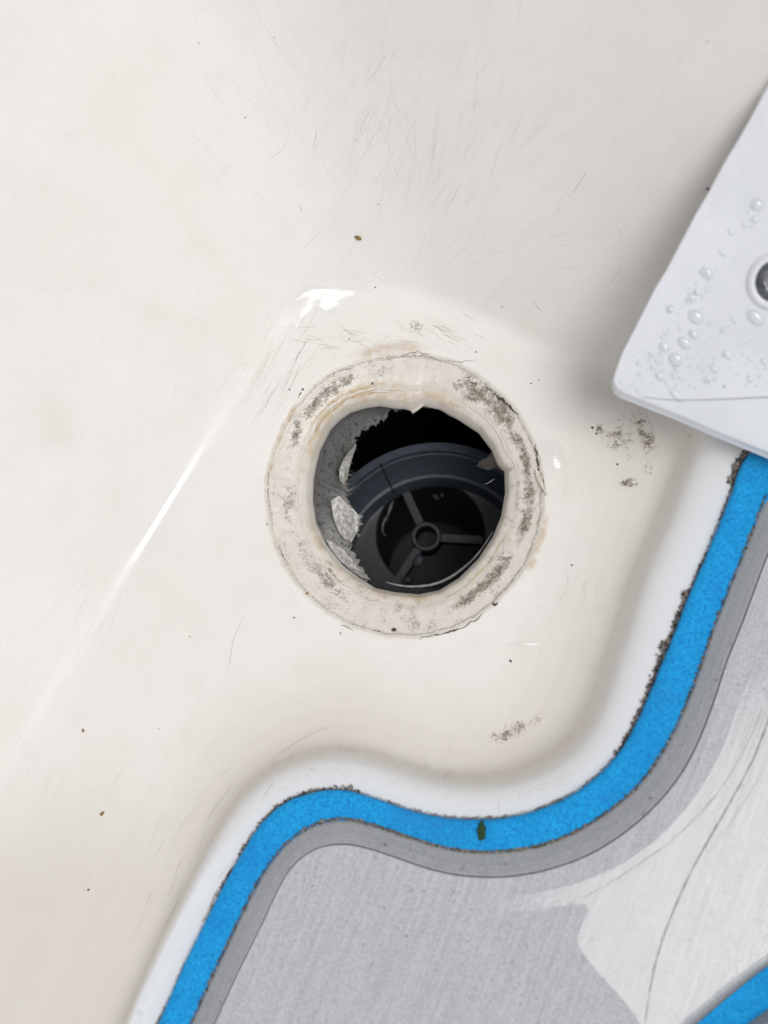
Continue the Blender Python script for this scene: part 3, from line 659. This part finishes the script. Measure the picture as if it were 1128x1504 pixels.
# fine creases pressed into the grey foam
CR = m_flat('foam_crease', (.10, .10, .10), .8, .3, 1500)
for pts, w in (([(1200,900),(1160,980),(1128,1059),(1107,1115),(1072,1180),(1029,1253),(1007,1297),(986,1344),(964,1405),(949,1483),(944,1560)], 2.6), ([(1120,1040),(1098,1093),(1060,1160),(1000,1225),(943,1266),(878,1309),(834,1327)], 1.1), ([(1128,1120),(1080,1200),(1040,1250)], .7)):
    strokes('crease', [(pts, w, .25)], CR, grey, on_mat, .00006)
# green clump on the blue border
o = bm_obj('algae_clump', chunk(Vector(P(708, 1221, ZB + .0002)), (.0008, .0016, .0005), seed=0, sub=3, amp=.5), GREEN); tag(o, 'dark green algae clump on the blue foam border below the drain', 'algae')
# grime along the foam edges
def grime(name, segs, mats, z, label):
    bm = bmesh.new(); mi = []
    for pts, wid, n, r0, r1, side_ in segs:
        q = resample(np.array(pts, float), 3000); tg = np.gradient(q, axis=0); tg /= np.linalg.norm(tg, axis=1)[:, None]; nn = np.stack([tg[:, 1], -tg[:, 0]], 1)
        for i in range(n):
            k = rng.integers(0, 3000); lump = .4 + .9 * abs(noise.noise((q[k, 0] * .05, q[k, 1] * .05, 3))); d = abs(rng.normal(0, wid)) * lump * side_
            x, y = q[k] + nn[k] * d; p = P(x, y, z); s = rng.uniform(r0, r1) * .00015
            m = Matrix.Translation(p) @ Matrix.Rotation(rng.uniform(0, 6.28), 4, 'Z') @ Matrix.Rotation(rng.uniform(0, 1.5), 4, 'X') @ Matrix.Diagonal((s * rng.uniform(.6, 1.8), s * rng.uniform(.5, 1), s * rng.uniform(.4, .8), 1))
            b = bmesh.ops.create_icosphere(bm, subdivisions=1, radius=1, matrix=m)
            mt = int(rng.random() < .42)
            for v in b['verts']:
                v.co += Vector(rng.normal(0, s * .22, 3))
            for f in {f for v in b['verts'] for f in v.link_faces}: f.material_index = mt
    o = bm_obj(name, bm, mats[0], None, False); o.data.materials.append(mats[1]); o['kind'] = 'stuff'; o['label'] = label; return o
grime('edge_grime', [([(1016,866),(1005,895),(990,930),(970,980),(950,1030)], 6, 520, 1.0, 2.6, -1), ([(950,1030),(935,1062),(915,1098),(905,1112)], 4.5, 200, 1.0, 2.4, -1), ([(1125,652),(1108,658),(1094,672),(1085,690),(1078,712)], 7, 420, 1.2, 3.2, -1), ([(1040,812),(1028,840),(1018,862)], 3, 90, .8, 2, -1),
      ([(526,1166),(505,1160)], 4, 60, 1, 2.6, -1), ([(505,1160),(470,1161),(435,1171),(404,1188)], 3.5, 150, .8, 2.0, -1), ([(404,1188),(380,1212),(355,1252),(330,1296)], 1.6, 70, .7, 1.6, -1), ([(340,1280),(325,1306)], 3, 26, .8, 1.8, -1), ([(526,1166),(577,1183),(622,1197),(672,1205),(724,1205),(770,1198),(813,1183),(848,1165),(882,1139)], 1.0, 170, .6, 1.4, -1)],
      (GRIME, GRIMEP), H + .0003, 'dark crusty grime packed along the outer edge of the blue foam')
grime('edge_algae', [(C1[2:30], 1.5, 900, .5, 1.5, 1), (C1[2:30], 2.0, 800, .5, 1.6, -1), (C1[9:22], 2.6, 500, .6, 1.8, -1)], (ALGAE, GRIMEP), ZB + .00012, 'olive algae line along the seam between blue and grey foam')

# ---------------------------------------------------------------- water
FILMO = [(726,1322),(760,1317),(791,1312),(856,1296),(921,1266),(977,1223),(1021,1171),(1055,1115),(1077,1059),(1086,1018),(1110,990),(1200,960),(1400,900),(1490,1200),(1300,1292),(1190,1360),(1128,1400),(1072,1441),(1000,1500),(960,1540),(943,1506),(921,1474),(882,1431),(852,1396),(847,1372),(869,1332),(850,1327),(835,1329),(791,1336),(760,1339),(724,1341),(731,1331)]
q = resample(np.array(FILMO + FILMO[:1], float), 420, 1)[:-1]; q += rng.normal(0, .7, q.shape)
p = PP(q, ZG + .00025)
bm = bmesh.new(); bm.faces.new([bm.verts.new(v) for v in p]); bm.normal_update(); bm.faces.ensure_lookup_table()
if bm.faces[0].normal.z < 0: bmesh.ops.reverse_faces(bm, faces=bm.faces[:])
bmesh.ops.triangulate(bm, faces=bm.faces[:])
o = bm_obj('water_film', bm, FILM, None, False); tag(o, 'thin shiny water film lying on the grey foam at the lower right', 'water film')
def puddle(name, outl, hgt, label, tilt=0.0):
    q = resample(np.array(outl + outl[:1], float), 110)[:-1]; c = q.mean(0)
    # rings shrink toward the outline's inside along its own shape
    xs = []; levels = [1, .95, .88, .76, .6, .42, .22, .05]
    for l in levels: xs.append(c + (q - c) * l)
    allq = np.vstack(xs); b = drape(allq[:, 0], allq[:, 1], 0)
    n = len(q); hh = np.repeat([1 - l * l for l in levels], n)
    e = b[:n]; A = np.c_[e[:, 0], e[:, 1], np.ones(n)]; co = np.linalg.lstsq(A, e[:, 2], rcond=None)[0]
    c3 = e.mean(0); hv = Vector(CP - c3).normalized() + sundir; hv.normalize(); 
    if tilt: co[2] += (co[0] + hv.x / hv.z) * c3[0] * tilt + (co[1] + hv.y / hv.z) * c3[1] * tilt; co[0] += (-hv.x / hv.z - co[0]) * tilt; co[1] += (-hv.y / hv.z - co[1]) * tilt
    pl = b[:, 0] * co[0] + b[:, 1] * co[1] + co[2]
    b[:, 2] = np.maximum(b[:, 2], b[:, 2] * (1 - hh) + pl * hh) + hh * hgt + .00015
    f = []
    for k in range(len(levels) - 1):
        for i in range(n): f.append((k*n + i, (k+1)*n + i, (k+1)*n + (i+1) % n, k*n + (i+1) % n))
    f.append(tuple(range((len(levels)-1)*n, len(levels)*n)))
    a_ = sum(q[i, 0] * q[(i+1) % n, 1] - q[(i+1) % n, 0] * q[i, 1] for i in range(n))
    if a_ < 0: f = [t[::-1] for t in f]
    o = mesh_obj(name, b, f, WATER); tag(o, label, 'water', 'water patches on the gelcoat'); return o
puddle('water_patch', [(418,474),(424,458),(434,438),(446,424),(458,416),(480,423),(498,420),(512,421),(520,428),(522,438),(530,441),(508,450),(494,454),(488,466),(466,456),(454,454),(440,446),(432,462),(442,476),(436,482),(420,480)], .00025, 'irregular bright patch of water in the corner above and left of the drain', 1.0)
puddle('water_patch', [(790,650),(800,643),(815,645),(829,658),(833,675),(828,690),(815,695),(803,690),(795,675)], .0009, 'rounded clear water drop touching the right edge of the drain ring')
puddle('water_patch', [(732,951),(745,944),(765,940),(792,940),(789,950),(770,950),(750,950)], .0006, 'narrow curved streak of water below and right of the drain', .7)
puddle('water_patch', [(545,396),(556,402),(572,412),(578,421),(566,418),(552,407)], .0004, 'tiny bright sliver of water on the crease above the drain', .9)

# ---------------------------------------------------------------- white plastic cover at the right
ZP0 = 33 * MM; TIP = P(902, 560, ZP0)
GX, GY = .20, .50                      # the cover climbs away from its tip
def on_plate(px, py, lift=0.0):
    d = rays(px, py); n = np.array([-GX, -GY, 1.0]); t = ((TIP - CP) @ n) / (d @ n); p = CP + d * t[..., None]; p[..., 2] += lift; return p
cover = empty('plastic_cover', P(1250, 640, ZG), 'wet white plastic cover with a pointed corner and a screw, resting over the mat', 'plastic cover')
UP = [(915,577),(905,570),(901,560),(903,548),(914,517),(931,484),(947,453),(963,421),(978,397),(992,370),(1007,342),(1022,313),(1038,286),(1053,258),(1067,232),(1082,208),(1098,180),(1114,150),(1128,124),(1144,95),(1190,5),(1215,-40),(1400,-20),(1400,572)]
FOLD = [(1300,576),(1128,583),(1050,587),(985,588),(945,583)]
LOW = [(930,582),(962,594),(1000,608),(1050,628),(1128,657),(1250,703),(1400,760)]
bm = bmesh.new()
def pv(l, lift): q = np.array(l, float); return [bm.verts.new(v) for v in on_plate(q[:, 0], q[:, 1], lift)]
up = pv(UP, 0.0); fo = pv(FOLD, -.0002); lw = [bm.verts.new(on_plate(np.array(float(x)), np.array(float(y)), -k * MM)) for (x, y), k in zip(LOW, (.3, .6, 1.0, 1.6, 2.6, 4.0, 5.5))]
bm.faces.new(up + fo); bm.faces.new([up[0]] + fo[::-1] + [up[-1]] + lw[::-1])
rim_v = up + lw[::-1]; bot = [bm.verts.new(v.co - Vector((0, 0, 3.4 * MM))) for v in rim_v]; n = len(rim_v)
for i in range(n): bm.faces.new((rim_v[i], rim_v[(i+1) % n], bot[(i+1) % n], bot[i]))
bm.faces.new(bot)
bmesh.ops.recalc_face_normals(bm, faces=bm.faces[:])
rs = set(rim_v); ed = [e for e in bm.edges if e.verts[0] in rs and e.verts[1] in rs and any(abs(f.normal.z) < .3 for f in e.link_faces)]
bmesh.ops.bevel(bm, geom=ed, offset=1.8 * MM, segments=5, affect='EDGES', profile=.5, clamp_overlap=True)
o = bm_obj('cover_plate', bm, PLATE, cover); o.modifiers.new('wn', 'WEIGHTED_NORMAL').keep_sharp = True
m_ = o.modifiers.new('es', 'EDGE_SPLIT'); m_.split_angle = math.radians(28)
# thin grey line laid where the plate folds
_f = np.array(FOLD[::-1], float); cr_ = resample(on_plate(_f[:, 0], _f[:, 1], -.00010), 60); tv, tf = tube(cr_, .00022 * np.linspace(.3, 1, 60)); mesh_obj('fold_line', tv, tf, m_flat('fold_line_grey', (.42, .43, .45), .6, .1), cover)
bm = bmesh.new(); bmesh.ops.create_cube(bm, size=1); b0 = P(1300, 500, .03)
zt = float(on_plate(np.array(1300.), np.array(560.))[2]) - .004
for v in bm.verts: v.co = Vector((b0[0] + v.co.x * .016, b0[1] + v.co.y * .016, ZG if v.co.z < 0 else zt))
bmesh.ops.bevel(bm, geom=bm.edges[:], offset=.003, segments=3, affect='EDGES'); bm_obj('foot', bm, PLATE, cover)
sp = Vector(on_plate(np.array(1142.), np.array(413.)))
pn = Vector((-GX, -GY, 1)).normalized(); prot = pn.to_track_quat('Z', 'Y').to_matrix().to_4x4()
def lathe_on(name, prof, mat, parent, at, seg=64):
    v = []; f = []
    for r, z in prof:
        for k in range(seg): a = 2 * math.pi * k / seg; v.append(tuple((Matrix.Translation(at) @ prot) @ Vector((r * math.cos(a), r * math.sin(a), z))))
    for i in range(len(prof) - 1):
        for k in range(seg): f.append((i*seg + k, i*seg + (k+1) % seg, (i+1)*seg + (k+1) % seg, (i+1)*seg + k))
    return mesh_obj(name, v, f, mat, parent)
lathe_on('screw_boss', mm([(5.6, -.3), (5.4, .15), (5.0, .55), (4.6, .75), (4.2, .75), (3.9, .45), (3.8, .1)]), PLATE, cover, sp)
lathe_on('screw_head', mm([(3.85, .1), (3.5, .35), (2.4, .5), (1.7, .5), (1.6, -.2), (.01, -.25)]), METAL, cover, sp)
# droplets
DR = [(680,105,45,30),(605,240,18,22),(570,285,22,22),(415,370,25,20),(430,345,15,12),(600,425,55,38),(705,470,16,14),(485,505,15,12),(585,550,38,22),(520,615,48,32),(370,645,38,28),(280,695,22,16),(455,735,48,38),(190,755,20,22),(325,745,25,15),(290,790,20,18),(460,800,22,15),(385,545,22,12),(405,520,12,10),(360,570,15,12),(340,855,35,22),(445,860,18,15),(390,900,14,12),(520,885,14,9),(625,788,12,12),(540,712,14,12),(350,695,18,16),(220,885,18,10),(200,840,14,14),(690,880,22,30),(735,800,35,18),(830,700,35,20),(800,520,18,26),(1035,430,62,38),(1100,750,30,18),(995,730,16,12),(1060,800,16,10),(995,880,22,18),(650,280,12,10),(605,310,10,8),(680,240,10,10),(610,185,14,12)]
DR = [(900 + x * .2021, 380 + y * .2021, a * .2021, b * .2021) for x, y, a, b in DR]
DR += [(1111,301,8,7),(1108,323,5,4),(1094,331,4,3.5),(1074,341,5,3.5),(1040,400,4,3),(1060,372,4,3),(1023,430,4.5,3.5),(1011,442,4,4),(1078,470,5,3),(984,455,4,5),(994,581,13,4.5),(939,575,6,2.5)]
bmd = bmesh.new(); bmesh.ops.create_uvsphere(bmd, u_segments=24, v_segments=12, radius=1)
bmesh.ops.delete(bmd, geom=[v for v in bmd.verts if v.co.z < -.01], context='VERTS')
dme = bpy.data.meshes.new('droplet'); bmd.to_mesh(dme); bmd.free(); dme.materials.append(DROP); dme.polygons.foreach_set('use_smooth', [True] * len(dme.polygons))
BIG = {0: 'oval water drop high on the white cover, left of the screw', 8: 'oval water drop just below the large drop nearest the screw on the white cover', 10: 'oval water drop on the left side of the cluster on the white cover', 20: 'flat water drop low on the left of the white cover, near its pointed corner', 34: 'water drop at the right frame edge low on the white cover', 5: 'large oval water drop on the white cover, nearest below the screw', 9: 'large water drop in the middle of the cluster on the white cover', 12: 'large round water drop lowest in the cluster on the white cover', 33: 'largest water drop on the white cover, just under the screw'}
for i, (x, y, a, b) in enumerate(DR):
    o = bpy.data.objects.new('water_droplet', dme); C.objects.link(o)
    ra, rb_ = a * .00015, b * .00015
    o.matrix_world = Matrix.Translation(Vector(on_plate(np.array(x), np.array(y), .00002))) @ prot @ Matrix.Rotation(-.45, 4, 'Z') @ Matrix.Diagonal((ra, rb_, .34 * (ra * rb_)**.5, 1))
    tag(o, BIG.get(i, 'small clear water droplet beaded on the white plastic cover'), 'water drop', 'water droplets on the white cover')
bm = bmesh.new()
for i in range(210):
    k = rng.integers(0, len(DR)); x = DR[k][0] + rng.normal(0, 16); y = DR[k][1] + rng.normal(0, 16)
    if i > 180: x, y = rng.uniform(1030, 1128), rng.uniform(480, 570)
    if (x - 930) * .52 + (y - 500) * .27 < 3 or y > 572 or x > 1200: continue
    s = rng.uniform(.7, 2.0) * .00013
    bmesh.ops.create_icosphere(bm, subdivisions=2, radius=1, matrix=Matrix.Translation(Vector(on_plate(np.array(x), np.array(y)))) @ prot @ Matrix.Diagonal((s, s, s * .25, 1)))
o = bm_obj('fine_spray', bm, DROP); tag(o, 'fine water spray speckling the white plastic cover', kind='stuff')
